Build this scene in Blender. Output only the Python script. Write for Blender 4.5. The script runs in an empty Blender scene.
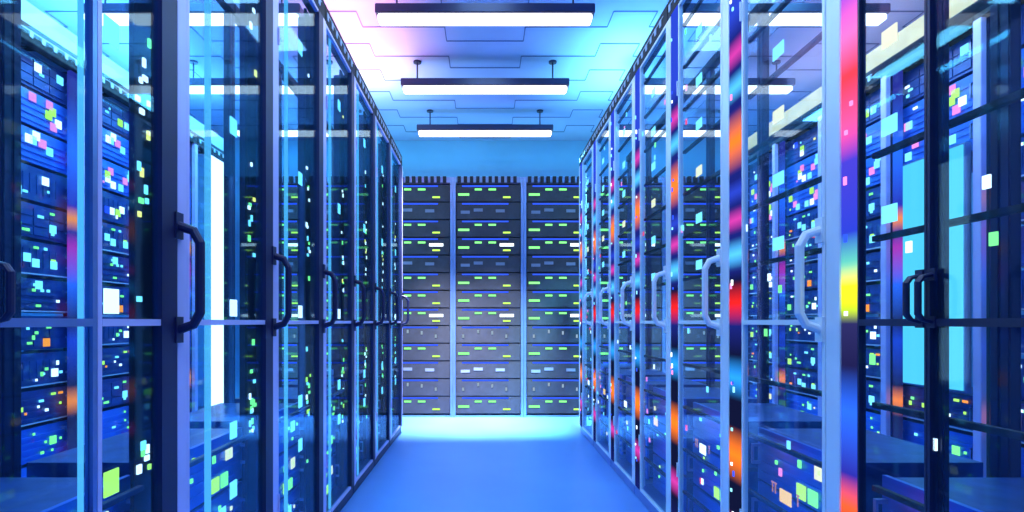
import bpy, bmesh, math, random
from mathutils import Matrix, Vector
random.seed(7)
PI = math.pi
sc = bpy.context.scene
COL = sc.collection
H = 0.95            # camera height
F = 595.0           # focal length in pixels of the 1024 px frame
TOP = 2.375         # cabinet height
ORD = ['first', 'second', 'third', 'fourth', 'fifth', 'sixth', 'seventh', 'eighth', 'ninth', 'tenth', 'eleventh', 'twelfth', 'thirteenth', 'fourteenth', 'fifteenth']

# ------------------------------------------------------------------ materials
def newmat(name):
    m = bpy.data.materials.new(name); m.use_nodes = True
    nt = m.node_tree; nt.nodes.clear()
    out = nt.nodes.new('ShaderNodeOutputMaterial')
    return m, nt, out

def pbr(name, col, rough=0.5, metal=0.0, noise=0.0, nscale=8.0, coat=0.0, bump=0.0):
    m, nt, out = newmat(name)
    b = nt.nodes.new('ShaderNodeBsdfPrincipled')
    b.inputs['Base Color'].default_value = (*col, 1)
    b.inputs['Roughness'].default_value = rough
    b.inputs['Metallic'].default_value = metal
    b.inputs['Coat Weight'].default_value = coat
    if noise or bump:
        tc = nt.nodes.new('ShaderNodeTexCoord'); n = nt.nodes.new('ShaderNodeTexNoise')
        n.inputs['Scale'].default_value = nscale; n.inputs['Detail'].default_value = 3
        nt.links.new(tc.outputs['Object'], n.inputs['Vector'])
        if noise:
            r = nt.nodes.new('ShaderNodeValToRGB')
            r.color_ramp.elements[0].position = .3; r.color_ramp.elements[1].position = .7
            r.color_ramp.elements[0].color = (*[c * (1 - noise) for c in col], 1)
            r.color_ramp.elements[1].color = (*[min(1, c * (1 + noise)) for c in col], 1)
            nt.links.new(n.outputs['Fac'], r.inputs['Fac'])
            nt.links.new(r.outputs['Color'], b.inputs['Base Color'])
        if bump:
            bp = nt.nodes.new('ShaderNodeBump'); bp.inputs['Strength'].default_value = bump
            nt.links.new(n.outputs['Fac'], bp.inputs['Height']); nt.links.new(bp.outputs['Normal'], b.inputs['Normal'])
    nt.links.new(b.outputs['BSDF'], out.inputs['Surface'])
    return m

def emis(name, col, s):
    m, nt, out = newmat(name)
    e = nt.nodes.new('ShaderNodeEmission')
    e.inputs['Color'].default_value = (*col, 1); e.inputs['Strength'].default_value = s
    nt.links.new(e.outputs['Emission'], out.inputs['Surface'])
    return m

def glass(name, tint, film, film_amt, gloss=0.10, rough=0.03):
    """thin pane: tinted transmission, a fresnel gloss and a faint blue diffuse film painted in as haze"""
    m, nt, out = newmat(name)
    t = nt.nodes.new('ShaderNodeBsdfTransparent'); t.inputs['Color'].default_value = (*tint, 1)
    d = nt.nodes.new('ShaderNodeBsdfDiffuse'); d.inputs['Color'].default_value = (*film, 1)
    g = nt.nodes.new('ShaderNodeBsdfGlossy'); g.inputs['Roughness'].default_value = rough
    g.inputs['Color'].default_value = (.8, .9, 1, 1)
    m1 = nt.nodes.new('ShaderNodeMixShader'); m1.inputs[0].default_value = film_amt
    nt.links.new(t.outputs[0], m1.inputs[1]); nt.links.new(d.outputs[0], m1.inputs[2])
    lw = nt.nodes.new('ShaderNodeLayerWeight'); lw.inputs['Blend'].default_value = 0.12
    mu = nt.nodes.new('ShaderNodeMath'); mu.operation = 'MULTIPLY_ADD'
    mu.inputs[1].default_value = 0.15; mu.inputs[2].default_value = gloss
    nt.links.new(lw.outputs['Fresnel'], mu.inputs[0])
    m2 = nt.nodes.new('ShaderNodeMixShader')
    nt.links.new(mu.outputs[0], m2.inputs[0]); nt.links.new(m1.outputs[0], m2.inputs[1]); nt.links.new(g.outputs[0], m2.inputs[2])
    nt.links.new(m2.outputs[0], out.inputs['Surface'])
    return m

def strip_mat(name, stops, strength, z0=0.0, z1=TOP, spots=True):
    """light strip whose diodes change colour with their place along the strip (local z)"""
    m, nt, out = newmat(name)
    tc = nt.nodes.new('ShaderNodeTexCoord'); sp = nt.nodes.new('ShaderNodeSeparateXYZ')
    nt.links.new(tc.outputs['Object'], sp.inputs[0])
    mr = nt.nodes.new('ShaderNodeMapRange'); mr.inputs['From Min'].default_value = z0; mr.inputs['From Max'].default_value = z1
    nt.links.new(sp.outputs['Z'], mr.inputs['Value'])
    r = nt.nodes.new('ShaderNodeValToRGB'); els = r.color_ramp.elements
    while len(els) > 1: els.remove(els[-1])
    for i, (p, c) in enumerate(stops):
        e = els[0] if i == 0 else els.new(p)
        e.position = p; e.color = (*c, 1)
    nt.links.new(mr.outputs[0], r.inputs['Fac'])
    em = nt.nodes.new('ShaderNodeEmission'); em.inputs['Strength'].default_value = strength
    nt.links.new(r.outputs['Color'], em.inputs['Color'])
    src = em
    nt.links.new(src.outputs[0], out.inputs['Surface'])
    return m

NAVY = pbr('navy_powder_coat', (.006, .009, .06), .45, .0, .2)
DEEP = pbr('deep_blue_post', (.006, .008, .07), .5, .0, .15)
PALE = pbr('pale_blue_aluminium', (.80, .88, 1), .35, .1, .04)
LILAC = pbr('lilac_aluminium', (.62, .58, .95), .35, .1, .06)
BLACK = pbr('black_metal', (.004, .005, .012), .7, .0, .2)
SERVER = pbr('server_case', (.02, .075, .30), .4, .3, .25, 20)
PANEL = pbr('blue_panel', (.04, .2, .8), .32, .2, .15, 6)
GREYSRV = pbr('grey_blue_case', (.026, .026, .042), .6, .1, .25, 14)
STEEL = pbr('blue_steel', (.20, .32, .62), .3, .7, .1)
CEIL = pbr('ceiling_board', (.33, .44, .74), .75, 0, .05, 3)
SEAM = pbr('ceiling_seam', (.05, .1, .28), .7)
WALL = pbr('painted_wall', (.20, .55, .85), .7, 0, .06, 2)
TAN = pbr('tan_cable_tray', (.85, .42, .16), .5, .1, .15, 5)
WHITE = pbr('white_tray', (.5, .62, .8), .5, .1, .05)
HOUSE = pbr('lamp_housing', (.03, .035, .09), .4, .3)
LAMP = emis('lamp_tube', (1, .97, 1), 3)
L_GREEN = emis('green_led', (.25, 1, .25), 1.6)
L_LIME = emis('lime_led', (.55, 1, .12), 1.5)
L_CYAN = emis('cyan_led', (.25, .8, 1), 1.7)
L_WHITE = emis('white_led', (.85, .95, 1), 2.2)
L_YELL = emis('yellow_led', (1, .8, .15), 1.8)
L_ORNG = emis('orange_led', (1, .25, .03), 1.8)
L_RED = emis('red_led', (1, .06, .1), 1.6)
L_PINK = emis('pink_led', (1, .25, .6), 1.6)
L_BLUE = emis('blue_led', (.03, .10, 1), 1.3)
L_AQUA = emis('aqua_panel', (.12, .72, .95), 1.1)
L_TUBE = emis('cyan_tube', (.15, .6, 1), 1.0)
L_COLUMN = emis('white_column', (.8, .97, 1), 3)
L_ORNG2 = emis('amber_label', (1, .55, .2), 1.6)
L_PINKD = emis('dim_pink_mark', (1, .4, .4), .7)
L_CREAM = emis('cream_led', (1, .85, .5), 1.5)
GLASS_R = glass('right_door_glass', (.80, .92, 1), (.35, .65, 1), .010, .02)
GLASS_L = glass('left_door_glass', (.70, .90, 1), (.25, .6, 1), .010, .02)
GLASS_B = glass('row_door_glass', (.8, .92, 1), (.2, .5, 1), .02)

def z(rel): return (rel + H) / TOP
BK, NV, BL, CY, OR, RD, PK = (.004, .006, .03), (.008, .014, .16), (.02, .05, .5), (.08, .5, 1), (1, .20, .015), (.75, .015, .015), (.55, .04, .35)
def burst(lst):
    out = []
    for c, (rel, col, hw) in enumerate(lst): out += [(z(rel-hw), NV if rel > 0 else BK), (z(rel), col), (z(rel+hw), NV if rel > .1 else BK)]
    return out
ramp_r = [(0, NV)] + burst([(-.68, PK, .06), (-.43, OR, .09), (-.18, (.02, .3, .9), .07), (.06, RD, .07), (.22, CY, .05), (.33, PK, .04), (.42, BL, .04), (.585, OR, .10), (.76, CY, .05), (.87, PK, .05)]) + [(z(1.0), BL)]
ramp_near = [(0, (.02, .03, .3)), (z(-.50), (.3, .01, .02)), (z(-.41), (1, .1, .03)), (z(-.34), (.02, .02, .3)), (z(-.2), (.02, .12, .8)), (z(-.1), (.01, .01, .06)),
             (z(.0), (.02, .02, .1)), (z(.03), (.5, .7, .02)), (z(.08), (1, .9, .02)), (z(.13), (.1, .5, .4)), (z(.2), (.02, .04, .5)), (z(.36), (.05, .04, .5)),
             (z(.44), (.9, .08, .3)), (z(.55), (1, .04, .06)), (z(.64), (1, .15, .5)), (z(.75), (.2, .05, .6)), (z(.9), (.03, .06, .6))]
ramp_l = [(0, (.01, .02, .16)), (z(-.5), (.01, .01, .05)), (z(-.42), (1, .2, .03)), (z(-.34), (.01, .01, .05)), (z(-.1), (.01, .04, .4)), (z(.0), (.01, .01, .05)), (z(.2), (.02, .1, .6)),
          (z(.40), (.4, .02, .3)), (z(.48), (.02, .02, .2)), (z(.55), (1, .22, .03)), (z(.62), (.02, .02, .3)), (z(.9), (.02, .12, .7)), (z(1.2), (.02, .02, .2))]
STRIP_R = strip_mat('rainbow_led_strip', ramp_r, 1.4)
STRIP_N = strip_mat('red_yellow_led_strip', ramp_near, 1.5)
STRIP_L = strip_mat('orange_spot_led_strip', ramp_l, 1.6)

# ------------------------------------------------------------------ mesh helpers
def add_box(bm, x0, x1, y0, y1, z0, z1, mi=0):
    vs = [bm.verts.new(p) for p in ((x0,y0,z0),(x1,y0,z0),(x1,y1,z0),(x0,y1,z0),(x0,y0,z1),(x1,y0,z1),(x1,y1,z1),(x0,y1,z1))]
    for f in ((0,3,2,1),(4,5,6,7),(0,1,5,4),(1,2,6,5),(2,3,7,6),(3,0,4,7)):
        bm.faces.new([vs[i] for i in f]).material_index = mi

def add_tube(bm, pts, r, n=8, flat=1.0):
    rings = []
    for i, p in enumerate(pts):
        p = Vector(p)
        a = Vector(pts[i]) - Vector(pts[i-1]) if i else Vector(pts[1]) - Vector(pts[0])
        b = Vector(pts[i+1]) - Vector(pts[i]) if i < len(pts)-1 else a
        d = (a.normalized() + b.normalized()).normalized()
        u = d.cross(Vector((1, 0, 0)))
        if u.length < .1: u = d.cross(Vector((0, 1, 0)))
        u.normalize(); v = d.cross(u)
        rings.append([bm.verts.new(p + u*r*math.cos(2*PI*k/n) + v*r*flat*math.sin(2*PI*k/n)) for k in range(n)])
    for a, b in zip(rings, rings[1:]):
        for k in range(n): bm.faces.new((a[k], a[(k+1)%n], b[(k+1)%n], b[k]))
    bm.faces.new(rings[0][::-1]); bm.faces.new(rings[-1])

def mesh_of(name, build, mats, bevel=0.0):
    bm = bmesh.new(); build(bm)
    if bevel:
        bmesh.ops.bevel(bm, geom=bm.edges[:], offset=bevel, segments=2, affect='EDGES', clamp_overlap=True)
    bmesh.ops.recalc_face_normals(bm, faces=bm.faces[:])
    me = bpy.data.meshes.new(name); bm.to_mesh(me); bm.free()
    for m in (mats if isinstance(mats, (list, tuple)) else [mats]): me.materials.append(m)
    return me

def boxes(lst):
    def f(bm):
        for b in lst: add_box(bm, *b)
    return f

def link(name, me, parent=None, loc=(0,0,0)):
    o = bpy.data.objects.new(name, me); COL.objects.link(o)
    o.location = loc
    if parent: o.parent = parent
    return o

def part(name, lst, mat, parent, bevel=0.0, loc=(0,0,0), label=None):
    o = link(name, mesh_of(name, boxes(lst), mat, bevel), parent, loc)
    if label: o['label'] = label
    return o

def thing(name, label, cat, group=None, loc=(0,0,0), rz=0, me=None):
    o = link(name, me, None, loc); o.rotation_euler = (0, 0, rz)
    o['label'] = label; o['category'] = cat
    if group: o['group'] = group
    return o

def struct(name, lst, mat, bevel=0.0):
    o = link(name, mesh_of(name, boxes(lst), mat, bevel)); o['kind'] = 'structure'; return o

def copy_tree(o, parent=None):
    c = o.copy(); COL.objects.link(c)
    if parent: c.parent = parent
    for ch in o.children: copy_tree(ch, c)
    return c

# ------------------------------------------------------------------ room
XW, Y0, Y1, ZC = 4.4, -1.8, 6.5, H + 1.98
m, nt, out = newmat('blue_gloss_floor')
b = nt.nodes.new('ShaderNodeBsdfPrincipled'); tc = nt.nodes.new('ShaderNodeTexCoord')
n = nt.nodes.new('ShaderNodeTexNoise'); n.inputs['Scale'].default_value = 1.6; n.inputs['Detail'].default_value = 3
r = nt.nodes.new('ShaderNodeValToRGB')
r.color_ramp.elements[0].position = .3; r.color_ramp.elements[0].color = (.12, .34, .88, 1)
r.color_ramp.elements[1].position = .7; r.color_ramp.elements[1].color = (.15, .40, .94, 1)
nt.links.new(tc.outputs['Object'], n.inputs['Vector']); nt.links.new(n.outputs['Fac'], r.inputs['Fac'])
nt.links.new(r.outputs['Color'], b.inputs['Base Color'])
b.inputs['Roughness'].default_value = .30; b.inputs['Specular IOR Level'].default_value = .6
nt.links.new(b.outputs[0], out.inputs[0])
FLOOR = m
struct('floor', [(-XW, XW, Y0, Y1, -.1, 0)], FLOOR)
struct('ceiling', [(-XW, XW, Y0, Y1, ZC, ZC+.1)], CEIL)
struct('wall_back', [(-XW, XW, Y1, Y1+.1, 0, ZC)], WALL)
struct('wall_left', [(-XW-.1, -XW, Y0, Y1, 0, ZC)], WALL)
struct('wall_right', [(XW, XW+.1, Y0, Y1, 0, ZC)], WALL)
struct('wall_front', [(-XW, XW, Y0-.1, Y0, 0, ZC)], WALL)
# ceiling seams: stepped joints between the boards
sb = []
w = .006
k = 0
y = 3.99 - .44*12
segs = []
while y < Y1 - .25:
    for c in (-3.4, -1.7, 0, 1.7, 3.4):
        for (a, bb, dy) in ((-.27, .27, .2), (-.60 if c else -.82, -.27, 0), (.27, .60 if c else .82, 0)):
            segs.append((c+a, c+bb, y+dy))
        sb += [(c-.27-w/2, c-.27+w/2, y, y+.2, ZC-.003, ZC+.002), (c+.27-w/2, c+.27+w/2, y, y+.2, ZC-.003, ZC+.002)]
    for s in (-1, 1):
        segs.append((min(s*.82, s*1.1), max(s*.82, s*1.1), y-.2)); segs.append((min(s*2.3, s*2.8), max(s*2.3, s*2.8), y-.2))
        sb += [(s*X-w/2, s*X+w/2, y-.2, y, ZC-.003, ZC+.002) for X in (.82, 1.1, 2.3, 2.8)]
    y += .44
for (a, bb, yy) in segs: sb.append((a, bb, yy-w, yy+w, ZC-.003, ZC+.002))
struct('trim_1', sb, SEAM)

# ------------------------------------------------------------------ pendant lamps
WL = 1.268
def lamp_proto():
    r = thing('pendant_lamp', '', 'ceiling lamp', 'linear pendant lamps over the aisles')
    part('lamp_housing', [(-WL/2, WL/2, -.05, .05, .032, .085)], HOUSE, r, .004)
    part('light_tube', [(-WL/2+.015, WL/2-.015, -.042, .042, -.005, .031)], LAMP, r, .006)
    for s in (-.515, .515):
        def rod(bm, s=s):
            add_tube(bm, [(s*WL/1.27*1.0, 0, .084), (s*WL/1.27, 0, ZC-(H+1.75)-.012)], .006)
        link('rod', mesh_of('rod', rod, HOUSE), r)
        def cup(bm, s=s):
            add_tube(bm, [(s*WL/1.27, 0, ZC-(H+1.75)-.014), (s*WL/1.27, 0, ZC-(H+1.75))], .03, 14)
        link('ceiling_cup', mesh_of('ceiling_cup', cup, HOUSE), r)
    return r
lp = lamp_proto(); first = True
rows = [(3.47, 'nearest in view'), (4.52, 'middle one'), (5.57, 'farthest one'), (2.42, 'above the picture'), (1.2, 'nearly overhead')]
aisles = [(0, 'centre aisle'), (-1.7, 'aisle behind the left cabinets'), (1.7, 'aisle behind the right cabinets'), (-3.4, 'aisle beyond the left outer racks'), (3.4, 'aisle beyond the right outer racks')]
for (ax, an) in aisles:
    for (ly, ln) in rows:
        if abs(ax) > 3 and ly < 3: continue
        o = lp if first else copy_tree(lp); first = False
        o.location = (ax, ly, H+1.75)
        o['label'] = 'white pendant lamp in the %s, %s' % (an, ln)

# ------------------------------------------------------------------ cabinets
CW = .618          # width of a bay
PITCH = .18
def handle_mesh(mat, s=1):
    def f(bm):
        add_tube(bm, [(0, .0, .0), (0, -.035, .012), (0, -.05, .04), (0, -.05, .20), (0, -.035, .228), (0, .0, .24)], .011, 10)
        add_box(bm, -.016, .016, -.004, .004, -.03, .03); add_box(bm, -.016, .016, -.004, .004, .21, .27)
    return mesh_of('handle', f, mat)

def hinge_boxes(x): return [(x-.012, x+.012, -.028, -.012, zz, zz+.07) for zz in (.3, 1.15, 2.0)]

def make_bay(side, kind, lab, cat, group, near_x):
    """origin: floor, middle of the front plane; front looks at local -y; near_x = +1/-1: local x of the side nearer to the camera"""
    r = thing('server_cabinet', lab, cat, group)
    post = {'R': PALE, 'L': DEEP}[side]
    h2 = CW/2
    nx = near_x
    def X(a, b): return (min(a*nx, b*nx), max(a*nx, b*nx))
    outer = kind == 'outer'
    # posts: a deep front post on the far side of the bay, a slim one on the near side, two slim rear posts
    if side == 'L':
        part('post', [(*X(-h2+.001, -h2+.052), 0, .085, .06, TOP-.087)], DEEP, r, .004)
        part('post_trim', [(*X(-h2+.001, -h2+.046), -.026, -.0005, .06, TOP-.087)], LILAC, r, .002, label='lilac edge trim of the front post')
    else:
        part('post', [(*X(-h2+.001, -h2+.066), -.026, .030, .06, TOP-.087)], PALE, r, .006)
    part('post', [(*X(h2-.022, h2-.001), .0, .04, .06, TOP-.087)], NAVY if side == 'L' else STEEL, r, .003)
    for a in (-1, 1):
        part('post', [(*(sorted((a*(h2-.001), a*(h2-.028)))), .39, .42, .06, TOP-.05)], NAVY, r, .003, label='navy rear post')
    part('plinth', [(-h2+.002, h2-.002, -.012, .42, 0, .058)], STEEL if side == 'R' else NAVY, r, .004)
    part('top_rail', [(-h2+.002, h2-.002, -.022, .03, TOP-.085, TOP-.001)], BLACK, r, .003)
    vent = []
    n = 7
    vent.append((-h2+.03, h2-.06, -.0235, -.0221, TOP-.032, TOP-.028))
    for i in range(n):
        x = -h2+.03 + i*(CW-.06)/n
        vent.append((x, x+.022, -.026, -.0222, TOP-.06, TOP-.03))
    part('vent', vent, WHITE, r, 0, label='pale vent slots along the top rail')
    part('top_rail', [(-h2+.002, h2-.002, .38, .42, TOP-.048, TOP-.001)], BLACK, r, .003)
    return r, X

def add_strip(r, X, mat, w=.07, y=-.004):
    h2 = CW/2
    o = part('light_strip', [(*X(-h2+.067, -h2+.067+w), y, y+.02, .07, TOP-.09)], mat, r)
    return o

def add_door(r, X, a, b, hx, gmat, fmat, hmat, small=False, f=.012, wide=False):
    """door leaf between a and b (in near-side units); handle at hx"""
    xa, xb = X(a, b)
    z0, z1 = .065, TOP-.090
    lst = [(xa, xa+f, -.024, -.009, z0, z1), (xb-f, xb, -.024, -.009, z0, z1),
           (xa+f, xb-f, -.024, -.009, z0, z0+f), (xa+f, xb-f, -.024, -.009, z1-f, z1), (xa+f, xb-f, -.025, -.008, H-.008, H+.006)]
    d = part('door', lst, fmat, r)
    part('pane', [(xa+f, xb-f, -.018, -.015, z0+f, H-.008), (xa+f, xb-f, -.018, -.015, H+.006, z1-f)], gmat, d)
    if wide: part('door_stile', [(*X(a+.002, a+.066), -.0275, -.010, z0+.002, z1-.002)], DEEP, d, label='wide dark stile of the door')
    hh = link('handle', HAND[hmat.name], d, (X(hx, hx)[0], -.0275 if wide else -.025, H-.018 if not small else H+.0))
    if small: hh.scale = (.6, .5, .36)
    for zz in (.3, 1.9):
        part('hinge', [(xa+.001, xa+.005, -.031, -.0245, zz, zz+.06)] if hx > (a+b)/2 and X(0, 1)[1] > 0 or hx < (a+b)/2 and X(0, 1)[1] <= 0 else [(xb-.005, xb-.001, -.031, -.0245, zz, zz+.06)], fmat, d)
    return d
HAND = {m.name: handle_mesh(m) for m in (DEEP, PALE, STEEL, NAVY)}

def add_rails(r, X, mat, ks, y0=.005):
    h2 = CW/2
    for k in ks:
        zz = H + k*PITCH
        part('shelf', [(*X(-h2+.125, h2-.023), y0, y0+.014, zz-.006, zz+.006)], mat, r, .001)

# servers -------------------------------------------------------------------
SW = .50
def led_mesh(w, h, mat, t=.004):
    return mesh_of('status_light', boxes([(-w/2, w/2, -t, 0, -h/2, h/2)]), mat)
LEDM = {}
def led(parent, x, zz, w, h, mat, y=0, name='status_light'):
    key = (w, h, mat.name)
    if key not in LEDM: LEDM[key] = led_mesh(w, h, mat)
    return link(name, LEDM[key], parent, (x, y, zz))

def server_body(mat, wid, hgt, dep, style):
    def f(bm):
        add_box(bm, -wid/2+.012, wid/2-.012, .012, dep, .003, hgt-.003)
        add_box(bm, -wid/2, wid/2, 0, .012, 0, hgt, 1)
        if style == 0:       # ventilation ribs
            for i in range(9):
                x = -wid/2 + .05 + i*(wid-.1)/9
                add_box(bm, x, x+.010, -.004, 0, hgt*.22, hgt*.78, 1)
        elif style == 1:     # drive bays
            for i in range(4):
                x = -wid/2 + .03 + i*(wid-.06)/4
                for j in range(3):
                    zz = .015 + j*(hgt-.03)/3
                    add_box(bm, x, x+(wid-.06)/4-.008, -.006, 0, zz, zz+(hgt-.03)/3-.007, 1)
        else:                # ridged face
            for j in range(4):
                zz = .02 + j*(hgt-.04)/4
                add_box(bm, -wid/2+.03, wid/2-.03, -.005, 0, zz, zz+.012, 1)
    return mesh_of('rack_server', f, [SERVER, mat])

def make_server(body, wid, hgt, seed, palette, n, ears=True, big=0.0, edge=False):
    rnd = random.Random(seed)
    r = thing('rack_server', '', 'server', None, me=body)
    if ears:
        for s in (-1, 1):
            part('ear_handle', [(s*(wid/2-.016)-.005, s*(wid/2-.016)+.005, -.022, 0, hgt*.3, hgt*.36),
                                (s*(wid/2-.016)-.005, s*(wid/2-.016)+.005, -.022, 0, hgt*.64, hgt*.7),
                                (s*(wid/2-.016)-.005, s*(wid/2-.016)+.005, -.028, -.0221, hgt*.3, hgt*.7)], STEEL, r)
    if edge: part('face_bar', [(-wid/2+.01, wid/2-.01, -.009, -.0065, .002, .009)], WHITE, r, 0)
    for i in range(n):
        m = rnd.choice(palette)
        if rnd.random() < big: w_, h_ = .045, .042
        else: w_, h_ = rnd.choice(((.012, .012), (.02, .014), (.016, .022), (.03, .012)))
        cx = rnd.uniform(-wid/2+.05, wid/2-.05); cz = hgt*rnd.choice((.2, .36, .5, .66, .82))
        led(r, cx, cz, w_, h_, m, -.0065)
    return r

# ---- side rows --------------------------------------------------------------
XR, XL = .835, .735
BAYS = [.80 + i*CW for i in range(8)]
def place(o, side, xf, yc, zz=0, inset=0.0):
    if side == 'R': o.location = (xf+inset, yc, zz); o.rotation_euler = (0, 0, -PI/2)
    else: o.location = (-xf-inset, yc, zz); o.rotation_euler = (0, 0, PI/2)

blue_body = server_body(PANEL, SW, PITCH-.012, .34, 2)
dark_bodies = [server_body(SERVER, SW, PITCH-.012, .34, s) for s in (0, 1, 2)]
protoA = [make_server(dark_bodies[i % 3], SW, PITCH-.012, 100+i, [L_GREEN, L_GREEN, L_CYAN, L_WHITE, L_LIME, L_CYAN, L_ORNG][:6+(i % 2)], 10, edge=i % 3 != 1, big=.2) for i in range(6)]
protoB = [make_server(dark_bodies[i % 3], SW, PITCH-.012, 200+i, [L_WHITE, L_CYAN, L_CYAN, L_WHITE, L_BLUE, L_YELL, L_LIME], 6, big=.6) for i in range(5)]
protoC = [make_server(blue_body, SW, PITCH-.012, 300+i, [L_GREEN, L_LIME, L_GREEN, L_CYAN, L_GREEN, L_CREAM], 7, big=.35) for i in range(4)]
used = set()
def server(proto, side, xf, yc, zz, inset, label, group):
    o = copy_tree(proto) if proto.name in used else proto
    used.add(proto.name)
    place(o, side, xf, yc, zz, inset); o['label'] = label; o['group'] = group
    return o

word = {'R': 'right', 'L': 'left'}
protoD = [make_server(blue_body, SW, PITCH-.012, 400+i, [L_CYAN, L_CYAN, L_WHITE, L_PINK, L_LIME], 9, big=.9) for i in range(4)]
for side in 'RL':
    xf = XR if side == 'R' else XL
    nx = 1 if side == 'R' else -1
    sw = word[side]
    for i in range(7):
        yc = BAYS[i] + CW/2
        nm = ['nearest bay', 'second bay from camera', 'third bay from camera', 'middle bay', 'third bay from end wall', 'second bay from end wall', 'farthest bay'][i]
        lab = ('glass-fronted cabinet with pale posts, %s of the right front row' if side == 'R' else 'glass-fronted cabinet with dark posts, %s of the left front row') % nm
        r, X = make_bay(side, 'front', lab, 'server cabinet', 'glass-fronted cabinets of the %s front row' % sw, nx)
        h2 = CW/2
        if side == 'R':
            so = add_strip(r, X, STRIP_N if i == 0 else STRIP_R, .052 if i == 0 else .085, -.026)
            rr = random.Random(80+i)
            for q in range(14):
                c_ = -h2+.067+rr.uniform(.008, .042); zz = rr.uniform(.12, TOP-.14)
                led(so, X(c_, c_)[0], zz, .008, rr.choice((.01, .018)), rr.choice([L_BLUE, L_CYAN, L_PINK, L_WHITE]), -.026)
            add_rails(r, X, BLACK, [k for k in range(-5, 8) if k != 0])
            for rel, m_ in ((.22, L_CYAN), (.40, L_CYAN), (.58, L_CREAM), (.76, L_CYAN), (.93, L_CYAN), (1.12, L_CYAN), (-.48, L_ORNG2 if i % 2 else L_WHITE)):
                c_ = (.06 if rel > 0 else .10) if i else -.10
                hw = .022 if i == 0 else .03
                part('label_plate', [(*X(c_-hw, c_+hw), -.0149, -.012, H+rel-.018, H+rel+.018)], m_, r)
            rr = random.Random(40+i)
            for q in range(12):
                c_ = rr.uniform(-h2+.06+.07, h2-.06); zz = H + rr.randint(-4, 6)*PITCH + rr.uniform(.02, .15)
                led(r, X(c_, c_)[0], zz, .014, .022, rr.choice([L_PINK, L_WHITE, L_CYAN, L_GREEN, L_RED]), -.0109)
            if i in (1, 2):
                for c_ in (.165, .045, .028):
                    part('panel_mark', [(*X(c_-.007, c_+.007), -.0149, -.013, H-.458, H-.454), (*X(c_-.002, c_+.002), -.0149, -.013, H-.485, H-.4581)], L_PINKD, r)
            if i == 0:
                # double-leaf door of the nearest bay, its leaves meeting at a dark stile
                part('stile', [(*X(.017, .034), -.007, .006, .06, TOP-.087)], NAVY, r, .003, label='dark centre stile')
                add_door(r, X, -h2+.122, .016, .0, GLASS_R, NAVY, NAVY, small=True, f=.006)
                add_door(r, X, .018, h2-.002, .03, GLASS_R, NAVY, NAVY, small=True, f=.006)
            else:
                add_door(r, X, -h2+.155, h2-.002, h2-.02, GLASS_R, PALE, PALE)
        else:
            add_rails(r, X, NAVY, (-2,))
            for rel, m_ in ((.04, L_WHITE), (.56, L_CYAN), (1.07, L_CYAN), (-.31, L_LIME if i == 0 else L_CYAN), (-.48, L_CYAN)):
                c_ = -.04 if i == 0 else 0.02
                part('label_plate', [(*X(c_-.022, c_+.022), -.0149, -.012, H+rel-.024, H+rel+.024)], m_, r)
            bd = part('led_board', [(*X(-h2+.054, -h2+.125), .028, .036, .07, TOP-.09)], BLACK, r)
            rr = random.Random(60+i)
            for q in range(26):
                c_ = rr.uniform(-h2+.062, -h2+.116); zz = rr.choice([rr.gauss(H+.42, .12), rr.gauss(H-.28, .07), rr.uniform(.3, 2.1)])
                zz = min(max(zz, .1), TOP-.12)
                led(bd, X(c_, c_)[0], zz, rr.choice((.01, .016)), rr.choice((.012, .02)), rr.choice([L_WHITE, L_CYAN, L_GREEN, L_GREEN, L_LIME] if zz < H else [L_WHITE, L_WHITE, L_CYAN, L_GREEN, L_YELL]), .028)
            if i == 0:
                part('cyan_tube', [(*X(.006, .011), -.004, .001, .07, TOP-.09)], L_TUBE, r, label='glowing cyan tube')
                part('cyan_tube', [(*X(.025, .035), -.004, .001, .07, TOP-.09)], L_TUBE, r, label='glowing cyan tube')
                add_door(r, X, -h2+.048, .016, -h2+.045, GLASS_L, LILAC, DEEP, wide=True)
                add_door(r, X, .018, h2-.002, .25, GLASS_L, STEEL, DEEP, small=True)
            else:
                part('cyan_tube', [(*X(h2-.166, h2-.142), -.006, .001, .07, TOP-.09)], L_TUBE, r, label='glowing cyan tube')
                add_door(r, X, -h2+.048, h2-.002, -h2+.045, GLASS_L, LILAC, DEEP, wide=True)
        place(r, side, xf, yc)
        # blue equipment drawers at the bottom
        for k in range(3):
            p = protoC[(i + k) % 4]
            zz = .068 + k*PITCH
            o = server(p, side, xf, yc + (0.0), zz + (.005 if k else 0), .072, 'blue unit %s from the floor, %s, %s front row' % (ORD[k], nm, sw), 'blue units at the foot of the front rows')
    # ---- outer rows seen through the glass
    xo = 2.2
    for i in range(1, 7):
        yc = BAYS[i] + CW/2
        nm = ['', 'nearest cabinet', 'second cabinet from camera', 'third cabinet from camera', 'third cabinet from end wall', 'second cabinet from end wall', 'last cabinet before end wall'][i]
        lab = 'dark cabinet of lit servers, %s in the %s outer row' % (nm, sw)
        r, X = make_bay('L', 'outer', lab, 'server cabinet', 'dark cabinets of the %s outer row' % sw, nx)
        add_strip(r, X, STRIP_L, .05, -.004)
        place(r, side, xo, yc)
        for k in range(12):
            zz = .068 + k*(PITCH+.006)
            if side == 'R' and i == 3 and 3 <= k <= 8: continue
            if side == 'L' and i == 6 and k >= 1: continue
            p = protoA[(i*5 + k*7) % 6] if (k < 8 and side == 'L') or (side == 'R' and k < 9) else protoB[(i*3 + k*2) % 5]
            if k < 2: p = protoC[(i + k) % 4]
            if 9 <= k <= 10: p = protoD[(i*3 + k) % 4]
            server(p, side, xo, yc, zz, .052, 'lit server %s from the floor, %s, %s outer row' % (ORD[k], nm, sw), 'servers in the %s outer row' % sw)
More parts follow.
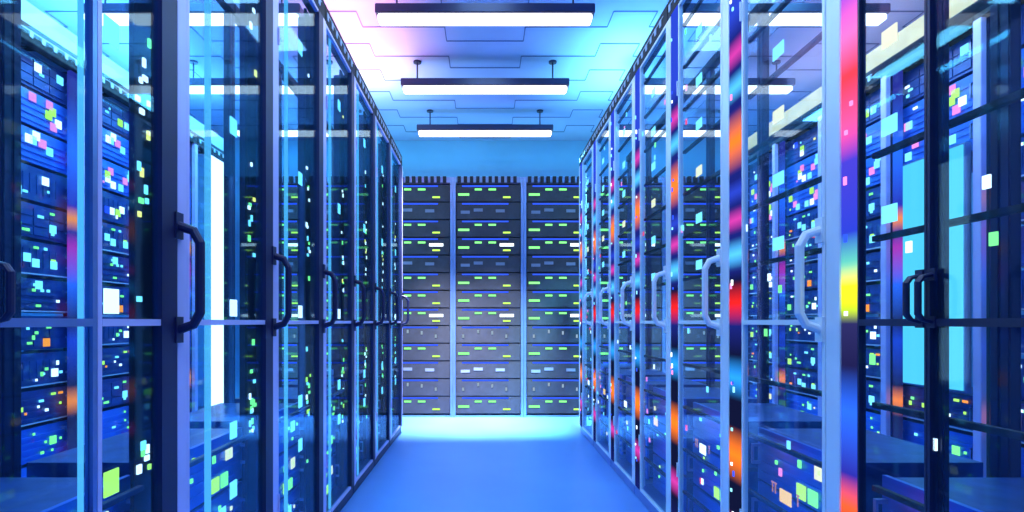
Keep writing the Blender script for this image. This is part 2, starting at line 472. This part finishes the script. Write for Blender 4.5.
# lit panels set into the outer rows
def panel(name, label, side, xo, ya, yb, z0, z1, mat):
    me = mesh_of(name, boxes([(-(yb-ya)/2-.01, (yb-ya)/2+.01, 0, .03, z0-.01, z1+.01)]), STEEL, .003)
    o = thing(name, label, 'light panel', None, me=me)
    part('diffuser', [(-(yb-ya)/2, (yb-ya)/2, -.006, 0, z0, z1)], mat, o)
    place(o, side, xo, (ya+yb)/2, 0, .02)
    return o
panel('light_panel', 'tall glowing white light column at the end of the left outer row', 'L', 2.135, 4.66, 5.05, .26, 2.26, L_COLUMN)
panel('light_panel', 'wide glowing aqua light panel in the right outer row', 'R', 2.135, 2.68, 2.86, .64, 1.75, L_AQUA)
panel('light_panel', 'narrow glowing aqua light panel in the right outer row', 'R', 2.135, 2.92, 3.06, .64, 1.75, L_AQUA)
# trays on the outer rows
def tray(side, mat, label):
    y0, y1 = BAYS[1], BAYS[7]
    L = y1-y0
    def f(bm):
        add_box(bm, -L/2, L/2, 0, .012, .01, .13)
        add_box(bm, -L/2, L/2, .25, .262, .01, .13)
        add_box(bm, -L/2, L/2, .012, .25, .01, .02)
    o = thing('cable_tray', label, 'cable tray', None, me=mesh_of('cable_tray', f, mat, 0))
    for i in range(12):
        x = -L/2 + .1 + i*(L-.2)/11
        part('tray_foot', [(x-.02, x+.02, .0, .262, 0, .01)], BLACK, o)
    place(o, side, 2.2, (y0+y1)/2, TOP, .02)
tray('R', TAN, 'tan cable tray along the top of the right outer row')
tray('L', WHITE, 'white cable tray along the top of the left outer row')

# ------------------------------------------------------------------ end wall racks
EW, EY = .705, 5.95
EP = .1765
def end_server(style):
    """style 0 green, 1 dim, 2 green + white bar, 3 specks"""
    hgt = EP-.008; wid = EW-.06
    r = thing('rack_server', '', 'server', None, me=END_BODY)
    part('blue_bar', [(-wid/2+.06, wid/2-.12, -.006, -.0005, hgt-.020, hgt-.006)], L_BLUE, r, label='blue light bar')
    if style in (0, 2):
        led(r, -.245, hgt*.42, .11, .022, L_GREEN, -.006)
        led(r, -.10, hgt*.72, .07, .018, L_GREEN, -.006)
        led(r, .04, hgt*.72, .075, .018, L_GREEN, -.006)
        led(r, .185, hgt*.26, .075, .016, L_LIME, -.006)
    if style == 2:
        led(r, .185, hgt*.58, .14, .03, L_WHITE, -.006)
    if style == 3:
        for x, zz in ((-.25, .4), (-.1, .68), (.04, .6), (.18, .4)): led(r, x, hgt*zz, .018, .035, DIM, -.006)
    if style == 1:
        for x, zz in ((-.23, .42), (-.1, .55), (.12, .5)): led(r, x, hgt*zz, .09, .03, DIMG, -.006, 'drive_caddy')
    return r
DIM = emis('dim_white_led', (.6, .8, 1), .55)
DIMG = pbr('grey_caddy', (.16, .18, .26), .5)
def eb(bm):
    hgt = EP-.008; wid = EW-.06
    add_box(bm, -wid/2, wid/2, 0, .4, 0, hgt)
    add_box(bm, -wid/2+.01, wid/2-.01, -.005, 0, .004, hgt-.022)
END_BODY = mesh_of('rack_server', eb, GREYSRV)
eproto = [end_server(s) for s in range(4)]
order = [0, 1, 0, 2, 1, 0, 0, 1, 3, 0, 1, 3, 0]      # from the top
wb = [0, 1, 0, 2, 1, 0, 0, 2, 3, 0, 1, 3, 0]
eused = set()
centers = [-.32-EW*2.5+EW*i for i in range(7)]        # middle rack is index 3 -> [-.32, .385]
ename = ['end wall rack farthest left', 'end wall rack behind left glass', 'left rack of three unobstructed end wall racks', 'middle rack of the end wall', 'right rack of three unobstructed end wall racks', 'end wall rack behind right glass', 'end wall rack farthest right']
look = ['green-barred', 'dim grey', 'white-and-green-barred', 'white-specked']
def rack(i, cx):
    r = thing('equipment_rack', 'grey equipment rack with light posts, %s' % ename[i], 'equipment rack', 'equipment racks along the end wall', (cx, EY, 0))
    for s in (-1, 1):
        part('post', [(s*(EW/2-.014)-.013, s*(EW/2-.014)+.013, -.02, .03, 0, TOP+.02)], STEEL, r, .003)
        part('post', [(s*(EW/2-.014)-.013, s*(EW/2-.014)+.013, .40, .43, 0, TOP+.02)], NAVY, r, .003, label='navy rear post')
    part('top_panel', [(-EW/2+.03, EW/2-.03, .0, .42, TOP-.045, TOP-.03)], NAVY, r)
    part('vent_comb', [(-EW/2+.045+k*.062, -EW/2+.045+k*.062+.034, -.012, .02, TOP-.03, TOP+.03) for k in range(10)], BLACK, r)
    part('vent_back', [(-EW/2+.03, EW/2-.03, .025, .04, TOP-.03, TOP+.03)], STEEL, r)
    part('plinth', [(-EW/2+.028, EW/2-.028, -.005, .42, 0, .018)], STEEL, r)
    return r
for i, cx in enumerate(centers):
    rack(i, cx)
    for k in range(13):
        st = wb[k]
        p = eproto[st]
        o = copy_tree(p) if st in eused else p
        eused.add(st)
        o.location = (cx, EY, TOP-.05-(k+1)*EP+.004)
        o['label'] = '%s server %s from the top, %s' % (look[st], ORD[k], ename[i])
        o['group'] = 'servers in the end wall racks'

# ------------------------------------------------------------------ lights
def area(name, loc, rot, size, size_y, col, power, spread=180):
    l = bpy.data.lights.new(name, 'AREA'); l.shape = 'RECTANGLE'; l.size = size; l.size_y = size_y
    l.color = col; l.energy = power; l.spread = math.radians(spread)
    o = bpy.data.objects.new(name, l); COL.objects.link(o); o.location = loc; o.rotation_euler = rot
    return o
UP = (PI, 0, 0)
# added fill lights hidden above the cabinet rows to tint the ceiling
area('ceiling_fill_pink', (-.9, 3.7, TOP+.02), UP, .2, 2.2, (1, .26, .32), 26, 110)
area('ceiling_fill_left_far', (-.95, 4.9, TOP+.02), UP, .2, .5, (.6, .95, 1), 8)
area('ceiling_fill_right', (1.05, 2.8, TOP+.02), UP, .3, 2.6, (.06, .30, 1), 14)
area('ceiling_fill_right_far', (1.05, 4.6, TOP+.02), UP, .3, 1.2, (.25, .9, 1), 14, 120)
area('ceiling_fill_outer_left', (-2.5, 3.4, TOP+.2), UP, .3, 3.5, (.28, .78, 1), 45)
area('ceiling_fill_outer_right', (2.5, 3.4, TOP+.2), UP, .3, 3.5, (.9, .65, .6), 8)
area('rear_wall_fill', (0, 6.22, TOP+.06), (PI+.5, 0, 0), 5, .1, (.2, .8, 1), 12)  # added hidden light to brighten the wall above the end racks
area('aisle_left_fill', (-1.7, 3.8, ZC-.02), (0, 0, 0), .5, 4, (.2, .75, 1), 110)  # added cyan fill for the left aisle, no fixture of its own
area('warm_fill_left', (-1.4, 2.9, ZC-.1), (0, math.radians(50), 0), .2, 1.6, (1, .5, .25), 9)  # added warm fill aimed at the left tray and servers
area('aisle_right_fill', (1.7, 3.8, ZC-.02), (0, 0, 0), .5, 4, (.18, .7, 1), 75)  # added blue fill for the right aisle, no fixture of its own
area('warm_fill_right', (1.4, 3.6, ZC-.1), (0, math.radians(-50), 0), .2, 3.4, (1, .55, .25), 16)  # added warm fill to bring out the tan of the right tray
area('aisle_near_fill', (0, .6, ZC-.02), (0, 0, 0), 1.0, 2.0, (.45, .68, 1), 36)  # added fill to lighten the near posts
area('aisle_centre_fill', (0, 3.0, ZC-.02), (0, 0, 0), .3, 2.6, (.4, .7, 1), 14)  # added fill to whiten the faces along the aisle
def spot(name, loc, target, ang, blend, col, power):
    l = bpy.data.lights.new(name, 'SPOT'); l.spot_size = math.radians(ang); l.spot_blend = blend
    l.color = col; l.energy = power; l.shadow_soft_size = .05
    o = bpy.data.objects.new(name, l); COL.objects.link(o); o.location = loc
    o.rotation_euler = (Vector(target)-Vector(loc)).to_track_quat('-Z', 'Y').to_euler()
for x_, c_ in ((-.45, (.9, .92, 1)), (.1, (.8, .9, 1)), (.85, (.2, .85, 1)), (-1.9, (.3, .85, 1)), (1.9, (.4, .85, 1))):
    spot('end_fill_spot', (x_, 4.75, ZC-.05), (x_, 5.75, .05), 44, 1.0, c_, 1500)  # added spots to brighten the floor end and lower racks, no fixtures there

w = bpy.data.worlds.new('world'); sc.world = w; w.use_nodes = True
w.node_tree.nodes['Background'].inputs[0].default_value = (.02, .08, .3, 1)
w.node_tree.nodes['Background'].inputs[1].default_value = .3

cam = bpy.data.cameras.new('camera'); co = bpy.data.objects.new('camera', cam); COL.objects.link(co)
cam.sensor_width = 36; cam.lens = 36*F/1024; cam.clip_start = .02
cam.shift_x = 27/1024; cam.shift_y = 66/1024
co.location = (0, 0, H); co.rotation_euler = (PI/2, 0, 0)
sc.camera = co
vs = sc.view_settings
vs.view_transform = 'Standard'; vs.look = 'None'; vs.gamma = 1; vs.use_curve_mapping = False; vs.exposure = 0.1
sc.cycles.transparent_max_bounces = 24; sc.cycles.max_bounces = 6; sc.cycles.diffuse_bounces = 3; sc.cycles.glossy_bounces = 4
sc.cycles.sample_clamp_indirect = 4
